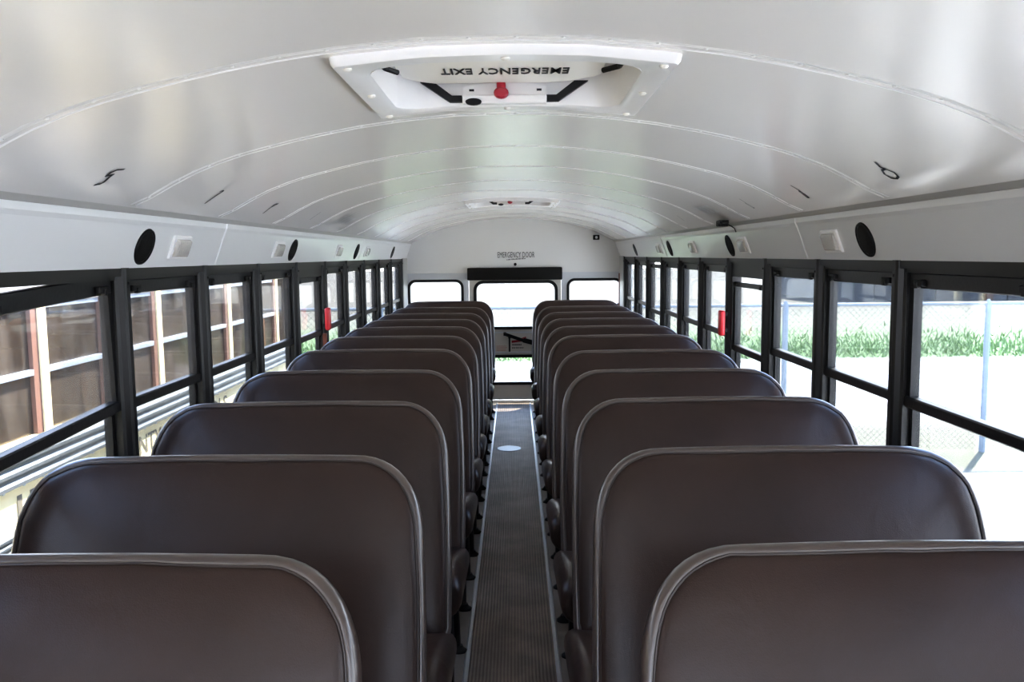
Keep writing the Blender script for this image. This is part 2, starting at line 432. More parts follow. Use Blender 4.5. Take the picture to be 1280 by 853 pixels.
# ------------------------------------------------------------------ rear wall and emergency door
YW = Y1
def rear_panel():
    bm = bmesh.new()
    # wall built around the three openings as strips (front face at YW)
    T = .05
    def b(x0, x1, z0, z1): box(bm, x0, x1, YW, YW+T, z0, z1)
    DL, DR = -.478, .512      # door edges
    b(-1.2, 1.2, E-.255, E-.175)
    b(-1.2, DL, 0, E-.56); b(DR, 1.2, 0, E-.56)
    b(-1.2, -1.125, E-.56, E-.255); b(-.535, DL, E-.56, E-.255)
    b(DR, .571, E-.56, E-.255); b(1.160, 1.2, E-.56, E-.255)
    return bm
def rounded_fill(bm, x0, x1, z0, z1, r, y0, y1):
    """the four concave corner pieces that turn a square opening into a rounded one"""
    for cx, cz, sx, sz in ((x0, z0, 1, 1), (x1, z0, -1, 1), (x1, z1, -1, -1), (x0, z1, 1, -1)):
        poly = [(cx, cz)]+[(cx+sx*(r-r*math.sin(a)), cz+sz*(r-r*math.cos(a))) for a in [q*PI/12 for q in range(7)]]
        prism(bm, poly, 'y', y0, y1)
bm = rear_panel()
rounded_fill(bm, -1.125, -.535, E-.56, E-.255, .08, YW, YW+.05)
rounded_fill(bm, .571, 1.160, E-.56, E-.255, .08, YW, YW+.05)
obj('wall_back', bm, M['lightgrey'], kind='structure')
bm = bmesh.new()
pp = [(-1.15, E-.175), (1.15, E-.175), (1.15, E+.05)]+[(x, z+.012) for x, z in reversed(prof)]+[(-1.15, E+.05)]
prism(bm, pp, 'y', YW-.012, YW+.03)
trim(bm, M['rear'])
bm = bx(-1.13, 1.15, YW-.016, YW-.008, E-.185, E-.172); trim(bm, M['rear'])
# rear side windows with black rubber gaskets
for x0, x1 in ((-1.125, -.535), (.571, 1.160)):
    nwin += 1
    w = empty('window_%d' % nwin, ((x0+x1)/2, YW, E-.56), kind='structure')
    bm = bmesh.new()
    ring_prism(bm, rrect(x0-.004, x1+.004, E-.564, E-.251, .084), rrect(x0+.024, x1-.024, E-.536, E-.279, .060), 'y', YW-.012, YW+.04)
    obj('gasket', bm, M['rubber'], w)
    bm = bmesh.new(); prism(bm, rrect(x0+.01, x1-.01, E-.55, E-.265, .07), 'y', YW+.015, YW+.019)
    obj('pane', bm, M['glass'], w)
# door
DL, DR = -.472, .506
d = empty('door_1', (.018, YW, 0), kind='structure')
bm = bmesh.new()
ux0, ux1, uz0, uz1 = -.42, .466, E-.785, E-.272
lx0, lx1, lz0, lz1 = -.42, .466, E-1.385, E-1.070
for a in ((DL, ux0, .02, E-.255), (ux1, DR, .02, E-.255), (ux0, ux1, uz1, E-.255), (ux0, ux1, lz1, uz0), (ux0, ux1, .02, lz0)):
    box(bm, a[0], a[1], YW-.006, YW+.04, a[2], a[3])
rounded_fill(bm, ux0, ux1, uz0, uz1, .10, YW-.006, YW+.04); rounded_fill(bm, lx0, lx1, lz0, lz1, .05, YW-.006, YW+.04)
obj('door_panel', bm, M['door'], d)
for (x0, x1, z0, z1, r) in ((ux0, ux1, uz0, uz1, .10), (lx0, lx1, lz0, lz1, .05)):
    bm = bmesh.new()
    ring_prism(bm, rrect(x0-.006, x1+.006, z0-.006, z1+.006, r), rrect(x0+.026, x1-.026, z0+.024, z1-.026, max(r-.026, .02)), 'y', YW-.018, YW+.045)
    gk = obj('gasket', bm, M['rubber'], d)
    bm = bmesh.new(); prism(bm, rrect(x0+.01, x1-.01, z0+.01, z1-.01, r*.8), 'y', YW+.015, YW+.019)
    obj('pane', bm, M['glass'], gk)
# recessed pressing of the middle panel
bm = bmesh.new()
ring_prism(bm, rrect(-.40, .44, E-1.045, E-.815, .02), rrect(-.385, .425, E-1.03, E-.83, .015), 'y', YW-.010, YW-.005)
obj('panel_lip', bm, M['lightgrey'], d)
# latch: long black lever sloping down to the right, a short upright bar, a red arrow plate
bm = bmesh.new()
def bar(bm, p, q, w, y0, y1):
    p = Vector((p[0], 0, p[1])); q = Vector((q[0], 0, q[1])); dd = (q-p).normalized(); n = Vector((-dd.z, 0, dd.x))*w/2
    prism(bm, [((p+n).x, (p+n).z), ((q+n).x, (q+n).z), ((q-n).x, (q-n).z), ((p-n).x, (p-n).z)], 'y', y0, y1)
bar(bm, (-.105, E-.835), (.11, E-.912), .034, YW-.05, YW-.035)
bar(bm, (.10, E-.905), (.25, E-.945), .050, YW-.052, YW-.033)
bar(bm, (.22, E-.925), (.24, E-.87), .035, YW-.05, YW-.03)
box(bm, -.112, -.080, YW-.058, YW-.006, E-.856, E-.818, bev=.006)
obj('lever', bm, M['blackmetal'], d, label='black sloping latch lever')
bm = bmesh.new(); bar(bm, (-.048, E-.855), (-.048, E-1.030), .018, YW-.03, YW-.012)
box(bm, -.062, -.034, YW-.032, YW-.006, E-.885, E-.868)
obj('latch_bar', bm, M['blackmetal'], d)
bm = bmesh.new(); bar(bm, (-.025, E-.925), (.13, E-.905), .024, YW-.010, YW-.007); bar(bm, (.05, E-.905), (.13, E-.88), .02, YW-.010, YW-.007)
obj('arrow_mark', bm, M['darkred'], d)
# small lettering on the door plate: two short dark lines and a faint red note (too small to read)
M['sticker2'] = pmat('pale_sticker', (.60, .57, .52), .5)
M['redprint'] = pmat('faded_red_print', (.50, .30, .25), .6)
bm = bmesh.new(); box(bm, -.03, .12, YW-.0095, YW-.007, E-1.02, E-.935)
obj('sticker', bm, M['sticker2'], d)
bm = bmesh.new()
for (x0, x1, z, h, seed) in ((-.022, .075, E-.957, .016, 1), (-.022, .095, E-.990, .014, 2)):
    x = x0; rr = random.Random(seed)
    while x < x1:
        w_ = rr.uniform(.006, .012); box(bm, x, x+w_, YW-.0105, YW-.009, z-h/2, z+h/2); x += w_+rr.choice((.002, .003, .007))
obj('fine_print', bm, M['fadedink'], d)
bm = bmesh.new()
for k in range(4):
    x = -.185
    while x < -.09:
        w_ = random.uniform(.006, .014); box(bm, x, x+w_, YW-.0085, YW-.007, E-.975-k*.016, E-.966-k*.016); x += w_+.003
obj('fine_print', bm, M['redprint'], d, label='faded red small print')
# header pad above the door
pd = obj('header_pad', bx(-.487, .517, YW-.085, YW-.014, E-.262, E-.130, bev=.012, seg=3), M['pad'], smooth=True,
    label='long black padded bar above the rear emergency door', cat='pad')
bm = text_bm('EMERGENCY DOOR', .392, .060, frame_mat((.031, YW-.0135, E+.004), (1, 0, 0), (0, 0, 1)), spacing=1.05, bold=0)
obj('door_sign_lettering', bm, M['ink'], label='black words EMERGENCY DOOR painted on the rear wall', cat='lettering')
bm = text_bm('IN EMERGENCY LIFT', .20, .016, frame_mat((.033, YW-.0135, E-.043), (1, 0, 0), (0, 0, 1)), spacing=1.1)
bm.free()
bm = bmesh.new(); x = -.068; rr = random.Random(5)
while x < .13:
    w_ = rr.uniform(.005, .010); box(bm, x, x+w_, YW-.0140, YW-.012, E-.050+(x*.06), E-.036+(x*.06)-rr.choice((0, .003))); x += w_+rr.choice((.003, .004, .008))
obj('small_print_line', bm, M['fadedink'], label='tiny line of print under the words EMERGENCY DOOR', cat='lettering')
bm = bmesh.new()
loft(bm, [[(.021+r*math.cos(a), y, E-.097+r*math.sin(a)) for a in [2*PI*q/14 for q in range(14)]] for r, y in ((.016, YW-.012), (.016, YW-.02), (.010, YW-.024))])
obj('push_button', bm, M['black'], smooth=True, label='small round black button above the padded bar', cat='button')
bz = empty('wall_buzzer', (.88, YW-.012, E+.150), label='small square black buzzer high on the rear wall', cat='buzzer')
obj('housing', bx(.847, .913, YW-.045, YW-.013, E+.152, E+.204, bev=.005), M['black'], bz)
bm = bmesh.new(); loft(bm, [[(.88+r*math.cos(a), y, E+.178+r*math.sin(a)) for a in [2*PI*q/14 for q in range(14)]] for r, y in ((.014, YW-.044), (.014, YW-.049), (.008, YW-.049))])
obj('lens', bm, M['lightgrey'], bz)
# reddish-brown corner post by the right rear window
trim(bx(1.118, 1.150, YW-.06, YW-.012, SILL-.3, E-.20, bev=.004), M['redbrown'])
# threshold of the door
trim(bx(-.47, .50, YW-.10, YW-.006, 0, .016), M['steel'])

# ------------------------------------------------------------------ cove speakers and dome lights
def cove_frame(s, y, z):
    """origin and axes on the slanted cove panel; xa along the bus, ya up the slope"""
    t = (z-(-.022))/(.100+.022)
    x = 1.135+(1.090-1.135)*t
    ya = Vector((s*(1.090-1.135), 0, .122)).normalized()
    xa = Vector((0, 1, 0))
    n = Vector((-s*.122, 0, -.045)).normalized()
    return Vector((s*x, y, E+z)), xa, ya, n
def on_cove(s, y, z, u, v, h):
    o, xa, ya, n = cove_frame(s, y, z); return o+xa*u+ya*v+n*h
ordw = ['nearest', 'second nearest', 'third', 'farthest']
for s, side in ((-1, 'left'), (1, 'right')):
    for k, y in enumerate(((2.57, 4.29, 6.02, 7.80) if s < 0 else (2.65, 4.31, 5.98, 7.68))):
        o = on_cove(s, y, .037, 0, 0, 0)
        sp = empty('speaker', o, label='black oval speaker grille, %s on the %s ceiling cove' % (ordw[k], side), cat='speaker', group='cove speakers')
        bm = bmesh.new()
        def circ(rx, ry, h, n=32): return [on_cove(s, y, .037, rx*math.cos(a), ry*math.sin(a), h) for a in [2*PI*q/n for q in range(n)]]
        loft(bm, [circ(.060, .058, 0), circ(.058, .056, .005), circ(.053, .051, .006), circ(.051, .049, .003)], True, False)
        obj('rim', bm, M['black'], sp, smooth=True)
        bm = bmesh.new(); loft(bm, [circ(.052, .050, .001), circ(.050, .048, .003), circ(.036, .032, .0055), circ(.012, .011, .0065)], True, True)
        obj('grille', bm, M['mesh'], sp, smooth=True)
    for k, y in enumerate(((2.84, 4.02, 5.40, 6.43) if s < 0 else (2.93, 4.05, 5.20, 6.40))):
        o = on_cove(s, y, .037, 0, 0, 0)
        dl = empty('dome_light', o, label='small square clear-lens dome light, %s on the %s ceiling cove' % (ordw[k], side), cat='light', group='cove dome lights')
        def rr_(u, v, h, r): return [on_cove(s, y, .037, a, b, h) for a, b in rrect(-u, u, -v, v, r, 3)]
        bm = bmesh.new(); loft(bm, [rr_(.075, .042, 0, .006), rr_(.073, .040, .006, .006), rr_(.066, .034, .008, .004)])
        obj('base', bm, M['white'], dl)
        bm = bmesh.new(); loft(bm, [rr_(.060, .031, .007, .004), rr_(.056, .028, .016, .008), rr_(.048, .022, .019, .008)])
        obj('lens', bm, M['lens'], dl, smooth=True)
        bm = bmesh.new()
        for q in range(4):
            for rr2 in (.003,):
                u0 = .067 if s > 0 else -.067
                c = [on_cove(s, y, .037, u0+rr2*math.cos(a), -.026+.017*q+rr2*math.sin(a), .009) for a in [2*PI*w_/6 for w_ in range(6)]]
                c2 = [on_cove(s, y, .037, u0, -.026+.017*q, .012)]*1
                vs = [bm.verts.new(p) for p in c]; t = bm.verts.new(c2[0])
                for w_ in range(6): bm.faces.new((vs[w_], vs[(w_+1) % 6], t))
        obj('screw', bm, M['steel'], dl, kind='stuff')

# red covers of the emergency releases
for s, y, side in ((-1, 5.00, 'left'), (1, 4.425, 'right')):
    r_ = empty('release_handle', (s*1.12, y, E-.435), label='red padded emergency release handle on the %s window post' % side, cat='handle', group='red release handles')
    x0, x1 = sorted((s*1.088, s*1.118))
    obj('cover', bx(x0, x1, y-.028, y+.028, E-.435, E-.300, bev=.012, seg=3), M['red'], r_, smooth=True)
    for zz in (E-.415, E-.33): obj('bracket', bx(*sorted((s*1.105, s*1.132)), y-.012, y+.012, zz, zz+.02), M['blackmetal'], r_)
trim(bx(-1.150, -1.128, 5.05, 5.072, SILL, E-.46), M['redbrown'])

# hand-drawn row marks on the ceiling
def mark(pts, label, r=.0035, mat='ink'):
    bm = bmesh.new(); P = []
    for x, y in pts:
        n = ceil_n(x); P.append(Vector((x, y, ceil_z(x)))+n*.0015)
    # a flat pen stroke lying on the sheet
    for a, b in zip(P, P[1:]):
        n = ceil_n((a.x+b.x)/2); dd = (b-a).normalized(); w = dd.cross(n)*r; e = dd*r*.6
        fs = [bm.verts.new(q) for q in (a-w-e, a+w-e, b+w+e, b-w+e)]; bm.faces.new(fs)
    return obj('handwritten_mark', bm, M[mat], label=label, cat='marking')
mark([(-.989, 2.033), (-.983, 2.047), (-.976, 2.050), (-.956, 2.039), (-.945, 2.036), (-.954, 2.020), (-.94, 2.015), (-.928, 2.021), (-.921, 2.041)], 'black marker squiggle like a 5, nearest mark on the left ceiling', .0042)
mark([(-.988, 2.752), (-.954, 2.739), (-.922, 2.733), (-.919, 2.720), (-.925, 2.716)], 'black marker stroke with a hook, second along the left ceiling', .004)
mark([(-.989, 3.388), (-.956, 3.366), (-.925, 3.372), (-.929, 3.352), (-.962, 3.372)], 'black marker stroke with a loop, third along the left ceiling', .0045)
mark([(-.979, 4.12), (-.918, 4.086)], 'thin dark marker stroke, fourth along the left ceiling', .003, 'fadedink')
mark([(-.92, 4.709), (-.857, 4.678)], 'thin dark marker stroke, farthest on the left ceiling', .003, 'fadedink')
mark([(.909, 2.117), (.930, 2.135), (.942, 2.128), (.958, 2.118), (.974, 2.130), (.980, 2.152), (.974, 2.172), (.957, 2.170), (.942, 2.150), (.940, 2.128)], 'black marker loop like a 6, nearest mark on the right ceiling', .0035)
mark([(.916, 2.774), (.949, 2.783), (.984, 2.800), (.985, 2.815), (.953, 2.797), (.946, 2.784)], 'black marker stroke with a narrow loop, second along the right ceiling', .0035)
mark([(.919, 3.412), (.949, 3.424), (.983, 3.426), (.984, 3.442), (.948, 3.436)], 'dark marker stroke, third along the right ceiling', .003, 'fadedink')
mark([(.93, 4.76), (.975, 4.80)], 'thin faint marker stroke, farthest on the right ceiling', .003, 'fadedink')
for s, x0, x1, y0, y1, side in ((-1, -.965, -.905, 4.60, 4.95, 'left'), (1, .905, .965, 3.93, 4.20, 'right')):
    bm = bmesh.new(); N = 6
    for q in range(4):
        ya, yb = y0+(y1-y0)*q/4+.008, y0+(y1-y0)*(q+1)/4-.008
        row = [(x0+(x1-x0)*i/N) for i in range(N+1)]
        A = [bm.verts.new((x, ya, ceil_z(x)-.0015)) for x in row]; B = [bm.verts.new((x, yb, ceil_z(x)-.0015)) for x in row]
        for i in range(N): bm.faces.new((A[i], A[i+1], B[i+1], B[i]))
    obj('notice_sticker', bm, M['sticker'], label='faded grey notice sticker on the %s side of the ceiling' % side, cat='sticker')
# small black camera clipped to the right cove edge
cam_ = empty('cove_camera', (1.035, 4.12, E+.12), label='small black camera clipped to the right cove edge', cat='camera')
bm = bx(1.000, 1.050, 4.09, 4.15, E+.128, E+.158, bev=.006); obj('housing', bm, M['black'], cam_)
bm = bx(.990, 1.002, 4.02, 4.085, E+.138, E+.150, bev=.003); box(bm, 1.0, 1.03, 4.02, 4.09, E+.142, E+.155); obj('bracket', bm, M['black'], cam_)
bm = bmesh.new(); tube(bm, [(1.05, 4.10, E+.135), (1.062, 4.09, E+.128), (1.075, 4.085, E+.118), (1.083, 4.085, E+.100)], .003, 6); obj('cable', bm, M['black'], cam_)

# ------------------------------------------------------------------ roof hatches
def make_hatch(y0, y1, label):
    cy = (y0+y1)/2; hh = (y1-y0)/2
    root = empty('roof_hatch', (0, cy, E+.36), label=label, cat='roof hatch', group='white emergency roof hatches')
    # frame following the arch: outer outline 0.66 x 0.60, inner opening with round corners
    n = 10
    outer = rrect(-.328, .328, -hh, hh, .012, n); inner = rrect(-.272, .272, -hh+.062, hh-.058, .07, n)
    def dens(L):
        out = []
        for i, p in enumerate(L):
            q = L[(i+1) % len(L)]
            m = 8 if math.dist(p, q) > .2 else 1
            for k in range(m): out.append((p[0]+(q[0]-p[0])*k/m, p[1]+(q[1]-p[1])*k/m))
        return out
    O, I = dens(outer), dens(inner)
    def lift(L, h, f=1.): return [(x*f, cy+y*f, ceil_z(x)-h) for x, y in L]
    bm = bmesh.new()
    loft(bm, [lift(O, -.004, 1.01), lift(O, .012, 1.0), lift(O, .018, .985), lift(I, .018, 1.03), lift(I, .012, 1.0)], False, False)
    obj('frame', bm, M['white'], root, smooth=True)
    bm = bmesh.new()
    top = E+.478
    loft(bm, [lift(I, .014, 1.0), lift(I, -.02, .985), [(x*1.0, cy+y*.99, top-.012) for x, y in I], [(x*.97, cy+y*.97, top) for x, y in I]], False, True)
    for f in bm.faces: f.normal_flip()
    wl = obj('well', bm, M['white'], root, smooth=True)
    # rivets round the frame
    for (x, y) in ((-.30, hh-.03), (0, hh-.03), (.30, hh-.03), (-.30, -hh+.03), (0, -hh+.03), (.30, -hh+.03), (-.30, 0), (.30, 0)):
        bm = bmesh.new(); z = ceil_z(x)-.018
        loft(bm, [[(x+r*math.cos(a), cy+y+r*math.sin(a), z-h) for a in [2*PI*q/10 for q in range(10)]] for r, h in ((.009, -.002), (.009, .003), (.005, .006))], False, True)
        obj('rivet', bm, M['cream'], root, smooth=True)
    # inner lid panel: hangs a little below the top of the well
    bm = bmesh.new()
    zl = E+.417
    poly = [(-.250, cy-.215), (.215, cy-.215), (.218, cy+.10), (.205, cy+.125), (.150, cy+.172), (.10, cy+.190), (-.175, cy+.190), (-.215, cy+.165), (-.245, cy+.120)]
    prism(bm, poly, 'z', zl, zl+.022)
    lid = obj('lid_panel', bm, M['cream'], root)
    bm = text_bm('EMERGENCY EXIT', .292, .060, frame_mat((-.005, cy+.055, zl-.0012), (-1, 0, 0), (0, 1, 0)), spacing=1.05, bold=.009)
    obj('lettering', bm, M['ink'], lid, label='black EMERGENCY EXIT lettering')
    # plate with the red knob on the far wall of the well
    yw = cy+hh-.074
    bm = bmesh.new()
    prism(bm, [(-.110, E+.372), (.096, E+.372), (.096, E+.412), (.06, E+.420), (.0, E+.424), (-.07, E+.420), (-.110, E+.412)], 'y', yw-.012, yw+.004)
    box(bm, -.110, .096, yw-.030, yw-.008, E+.370, E+.391, bev=.004)
    pt = obj('handle_plate', bm, M['white'], root)
    for x in (-.088, .078): obj('slot', bx(x-.006, x+.006, yw-.015, yw-.011, E+.402, E+.407), M['ink'], pt)
    bm = bmesh.new()
    box(bm, -.026, -.004, yw-.044, yw-.012, E+.392, E+.420, bev=.004)
    loft(bm, [[(-.015+r*math.cos(a), yw-.042+h, E+.392+r*.75*math.sin(a)) for a in [2*PI*q/16 for q in range(16)]] for r, h in ((.014, -.010), (.018, -.006), (.018, .006), (.014, .010))])
    obj('release_knob', bm, M['knobred'], root, smooth=True, label='red hatch release knob')
    # black folded brackets each side of the plate, curved hinge arms by the side walls
    for s in (-1, 1):
        xc = -.008; xi, xo = s*.104, s*.172
        P = [(xo, .424), (xi+s*.024, .391), (xi, .391), (xi, .376), (xi+s*.030, .376), (xo+s*.034, .424)]
        bm = bmesh.new(); prism(bm, [(x+xc, E+z) for x, z in P], 'y', yw-.022, yw-.004)
        obj('bracket', bm, M['blackmetal'], root)
        bm = bmesh.new()
        xs_ = (-.268, -.260, -.240) if s < 0 else (.247, .243, .212)
        tube(bm, [(xs_[0], cy-.13, E+.405), (xs_[1], cy-.05, E+.402), (xs_[2], cy-.010, E+.402)], .006, 8)
        obj('hinge_arm', bm, M['blackmetal'], root)
    bm = bmesh.new()
    loft(bm, [[(-.083+rx*math.cos(a), yw-.033+h, E+.374+rx*.42*math.sin(a)) for a in [2*PI*q/16 for q in range(16)]] for rx, h in ((.020, 0), (.020, .01))])
    obj('vent_hole', bm, M['black'], root)
    return root
make_hatch(*HY[0], 'white emergency roof hatch with red knob, nearest the camera')
make_hatch(*HY[1], 'white emergency roof hatch far down the ceiling toward the rear door')

# ------------------------------------------------------------------ seats
def back_outline(w, h, rxi, rxo, ry, n=12):
    """inner (aisle) edge at x=0, outer edge at x=w; bottom z=0 top z=h; super-elliptic top corners"""
    pts = []
    def corner(cx, cz, rx, rz, a0, a1, e):
        for k in range(n+1):
            a = a0+(a1-a0)*k/n; c, s_ = math.cos(a), math.sin(a)
            pts.append((cx+rx*math.copysign(abs(c)**e, c), cz+rz*math.copysign(abs(s_)**e, s_)))
    corner(.06, .06, .06, .06, PI, 1.5*PI, 1)
    for k in range(1, 8): pts.append((.06+(w-.12)*k/8, 0))
    corner(w-.06, .06, .06, .06, 1.5*PI, 2*PI, 1)
    for k in range(1, 5): pts.append((w+.004*math.sin(PI*k/5), .06+(h-ry-.06)*k/5))
    corner(w-rxo, h-ry, rxo, ry, 0, PI/2, .86)
    for k in range(1, 10): pts.append((w-rxo-(w-rxo-rxi)*k/10, h+.004*math.sin(PI*k/10)))
    corner(rxi, h-ry, rxi, ry, PI/2, PI, .86)
    for k in range(1, 5): pts.append((-.004*math.sin(PI*k/5), (h-ry)-(h-ry-.06)*k/5))
    return pts
def offset(pts, d):
    n = len(pts); out = []
    for i in range(n):
        a = Vector(pts[i-1]); b = Vector(pts[(i+1) % n]); t = (b-a)
        if t.length < 1e-9: t = Vector((1, 0))
        t.normalize(); nrm = Vector((-t.y, t.x))
        out.append((pts[i][0]+nrm.x*d, pts[i][1]+nrm.y*d))
    return out
REC = math.radians(19)
def make_seat(side, variant=0):
    """local frame: x from the aisle outwards (mirrored for the left row), y: 0 under the top of the backrest, -y toward the cushion"""
    s = -1 if side == 'left' else 1
    rnd = random.Random(variant*3+(1 if s > 0 else 0))
    root = empty('bench_seat', (0, 0, 0))
    W, H = (.930 if s < 0 else .900), .745
    xi = .197
    O = back_outline(W, H, .165, .185, .205)
    ph = [rnd.uniform(0, 6) for _ in range(4)]
    def ring(d, y, wob=0):
        P = offset(O, min(d, .030)); n = len(P); out = []
        if d > .030:
            fx, fz = 1-(d-.03)/(W/2), 1-(d-.03)/(H/2)
            P = [(W/2+(x-W/2)*fx, H/2+(z-H/2)*fz) for x, z in P]
        for i, (x, z) in enumerate(P):
            k = 2*PI*i/n
            f = wob*(math.sin(9*k+ph[0])+.6*math.sin(17*k+ph[1])+.4*math.sin(31*k+ph[2]))
            x2 = x+f; z2 = z+f
            # slightly wider towards the foot on the aisle side
            x2 -= .018*(1-min(max(z2/H, 0), 1))*(1-x2/W)
            yy = y+.010*math.sin(PI*min(max(x/W, 0), 1))
            co = Vector((x2, yy, z2-H))
            c, sn = math.cos(REC), math.sin(REC)
            yy2 = co.y*c+co.z*sn; zz2 = -co.y*sn+co.z*c
            out.append((s*(xi+co.x), yy2, 1.127+zz2-.004))
        return out
    bm = bmesh.new()
    loft(bm, [ring(.27, -.024), ring(.19, -.023), ring(.11, -.018), ring(.060, -.010, .0008), ring(.030, -.003, .0010), ring(.0205, .002, .0012), ring(.0165, .0065, .0012), ring(.0135, .003, .001), ring(.006, .0065, .001), ring(.001, .015), ring(0, .028), ring(.001, .042), ring(.008, .052), ring(.028, .059), ring(.14, .066), ring(.27, .067)])
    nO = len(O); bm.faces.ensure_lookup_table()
    for q in range(6*nO, 10*nO): bm.faces[q].material_index = 1  # rim faces get the vinyl with the painted highlight
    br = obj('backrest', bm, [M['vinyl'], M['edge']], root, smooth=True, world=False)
    br.data.set_sharp_from_angle(angle=math.radians(80))
    bm = bmesh.new(); tube(bm, ring(.0165, .0040, .0012), .0022, 6, closed=True)
    obj('piping', bm, M['piping'], br, smooth=True, world=False)
    # cushion, higher at the front
    bm = bmesh.new()
    x0, x1 = (.166 if s < 0 else .152), 1.085
    def cr(y, z0, z1, r, inset):
        L = rrect(x0+inset, x1-inset, z0, z1, r, 4)
        return [(s*x, y, z+(-.025*max(0, 1-abs(x-(x0+x1)/2)/.46) if False else 0)) for x, z in L]
    loft(bm, [cr(-.665, .400, .440, .018, .05), cr(-.682, .385, .482, .045, .018), cr(-.672, .375, .508, .055, .004), cr(-.62, .368, .520, .055, 0), cr(-.45, .360, .505, .05, 0), cr(-.30, .355, .475, .045, 0), cr(-.20, .355, .455, .04, 0), cr(-.17, .36, .44, .03, .02)])
    if s > 0: pass
    cu = obj('cushion', bm, M['vinyl'], root, smooth=True, world=False)
    cu.data.set_sharp_from_angle(angle=math.radians(80))
    # frame rails under the cushion and legs
    bm = bmesh.new()
    for y in (-.56, -.20):
        tube(bm, [(s*.20, y, .355), (s*1.12, y, .355)], .014, 8)
    for x in (.22, 1.05): tube(bm, [(s*x, -.60, .355), (s*x, -.16, .355)], .014, 8)
    tube(bm, [(s*1.08, -.38, .35), (s*1.112, -.38, .32)], .012, 8)
    obj('seat_frame', bm, M['blackmetal'], root, smooth=True, world=False)
    for y in (-.50, -.14):
        bm = bmesh.new()
        yt = -.44 if y < -.3 else -.22
        tube(bm, [(s*.225, yt, .350), (s*.222, y, .02)], .013, 8)
        lg = obj('leg', bm, M['blackmetal'], root, smooth=True, world=False)
        bm = bmesh.new()
        loft(bm, [[(s*.218+rx*math.cos(a), y+ry*math.sin(a), z) for a in [2*PI*q/16 for q in range(16)]] for rx, ry, z in ((.034, .026, .0), (.034, .026, .008), (.020, .018, .018), (.016, .015, .028))])
        obj('foot', bm, M['black'], lg, smooth=True, world=False)
    return root
def copy_tree(o, parent=None):
    c = o.copy(); col.objects.link(c)
    if parent is not None: c.parent = parent
    for ch in list(o.children): copy_tree(ch, c)
    return c
LS = [1.235, 1.890, 2.617, 3.350, 4.110, 4.790, 5.420, 6.050, 6.700, 7.460, 8.46]
RS = [1.265, 1.935, 2.626, 3.300, 3.985, 4.740, 5.370, 6.020, 6.700, 7.470, 8.46]
num = ['frontmost', 'second', 'third', 'fourth', 'fifth', 'sixth', 'seventh', 'eighth', 'ninth', 'tenth', 'rearmost']
for side, L in (('left', LS), ('right', RS)):
    protos = [make_seat(side, v) for v in range(2)]
    for i, y in enumerate(L):
        o = protos[i] if i < 2 else copy_tree(protos[i % 2])
        o.location = ((-.030 if side == 'left' else .008) if i == 0 else (-.006 if side == 'left' else -.002), y, 0)
        o.rotation_euler = (0, 0, math.radians(random.uniform(-.5, .5)))
        where = {0: ', closest to the camera', 10: ', against the back of the bus'}.get(i, ' from the front')
        tag(o, 'brown vinyl bench seat, %s in the %s row%s' % (num[i], side, where), 'bus seat', 'brown bench seats in two rows')

# ------------------------------------------------------------------ outside
GZ = -.84
def ground_mat():
    m, nt, b = new_mat('ground_bands')
    tc = nt.nodes.new('ShaderNodeTexCoord'); sep = nt.nodes.new('ShaderNodeSeparateXYZ')
    geo = nt.nodes.new('ShaderNodeNewGeometry'); nt.links.new(geo.outputs['Position'], sep.inputs[0])
    n = nt.nodes.new('ShaderNodeTexNoise'); n.inputs['Scale'].default_value = .9; n.inputs['Detail'].default_value = 8
    nt.links.new(geo.outputs['Position'], n.inputs['Vector'])
    ad = nt.nodes.new('ShaderNodeMath'); ad.operation = 'MULTIPLY_ADD'; ad.inputs[1].default_value = 1.2; nt.links.new(n.outputs['Fac'], ad.inputs[0]); nt.links.new(sep.outputs['Y'], ad.inputs[2])
    mr = nt.nodes.new('ShaderNodeMapRange'); mr.inputs['From Min'].default_value = -10; mr.inputs['From Max'].default_value = 90
    nt.links.new(ad.outputs[0], mr.inputs['Value'])
    cr = nt.nodes.new('ShaderNodeValToRGB'); el = cr.color_ramp.elements
    def st(y, c):
        e = el.new((y+10)/100); e.color = (*c, 1)
    el[0].position = 0; el[0].color = (.62, .60, .57, 1); el[1].position = 1; el[1].color = (.046, .041, .029, 1)
    st(8.0, (.62, .60, .57)); st(9.9, (.085, .082, .052)); st(12.0, (.085, .080, .056)); st(13.2, (.30, .30, .29)); st(19.4, (.30, .30, .29)); st(19.7, (.055, .100, .028)); st(24, (.066, .108, .036)); st(30, (.085, .085, .055)); st(38, (.048, .043, .030))
    nt.links.new(mr.outputs['Result'], cr.inputs['Fac'])
    n2 = nt.nodes.new('ShaderNodeTexNoise'); n2.inputs['Scale'].default_value = 2.5; n2.inputs['Detail'].default_value = 10; n2.inputs['Roughness'].default_value = .7
    nt.links.new(geo.outputs['Position'], n2.inputs['Vector'])
    r2 = nt.nodes.new('ShaderNodeMapRange'); r2.inputs['To Min'].default_value = .65; r2.inputs['To Max'].default_value = 1.35; nt.links.new(n2.outputs['Fac'], r2.inputs['Value'])
    vm = nt.nodes.new('ShaderNodeVectorMath'); vm.operation = 'SCALE'; nt.links.new(cr.outputs['Color'], vm.inputs[0]); nt.links.new(r2.outputs['Result'], vm.inputs['Scale'])
    nt.links.new(vm.outputs['Vector'], b.inputs['Base Color']); b.inputs['Roughness'].default_value = .9
    return m
bm = bmesh.new(); gs = [bm.verts.new(p) for p in ((-90, -40, GZ), (90, -40, GZ), (90, 140, GZ), (-90, 140, GZ))]; bm.faces.new(gs)
obj('ground', bm, ground_mat(), kind='structure', label='pale lot, white road, grass strip and tan field around the bus')
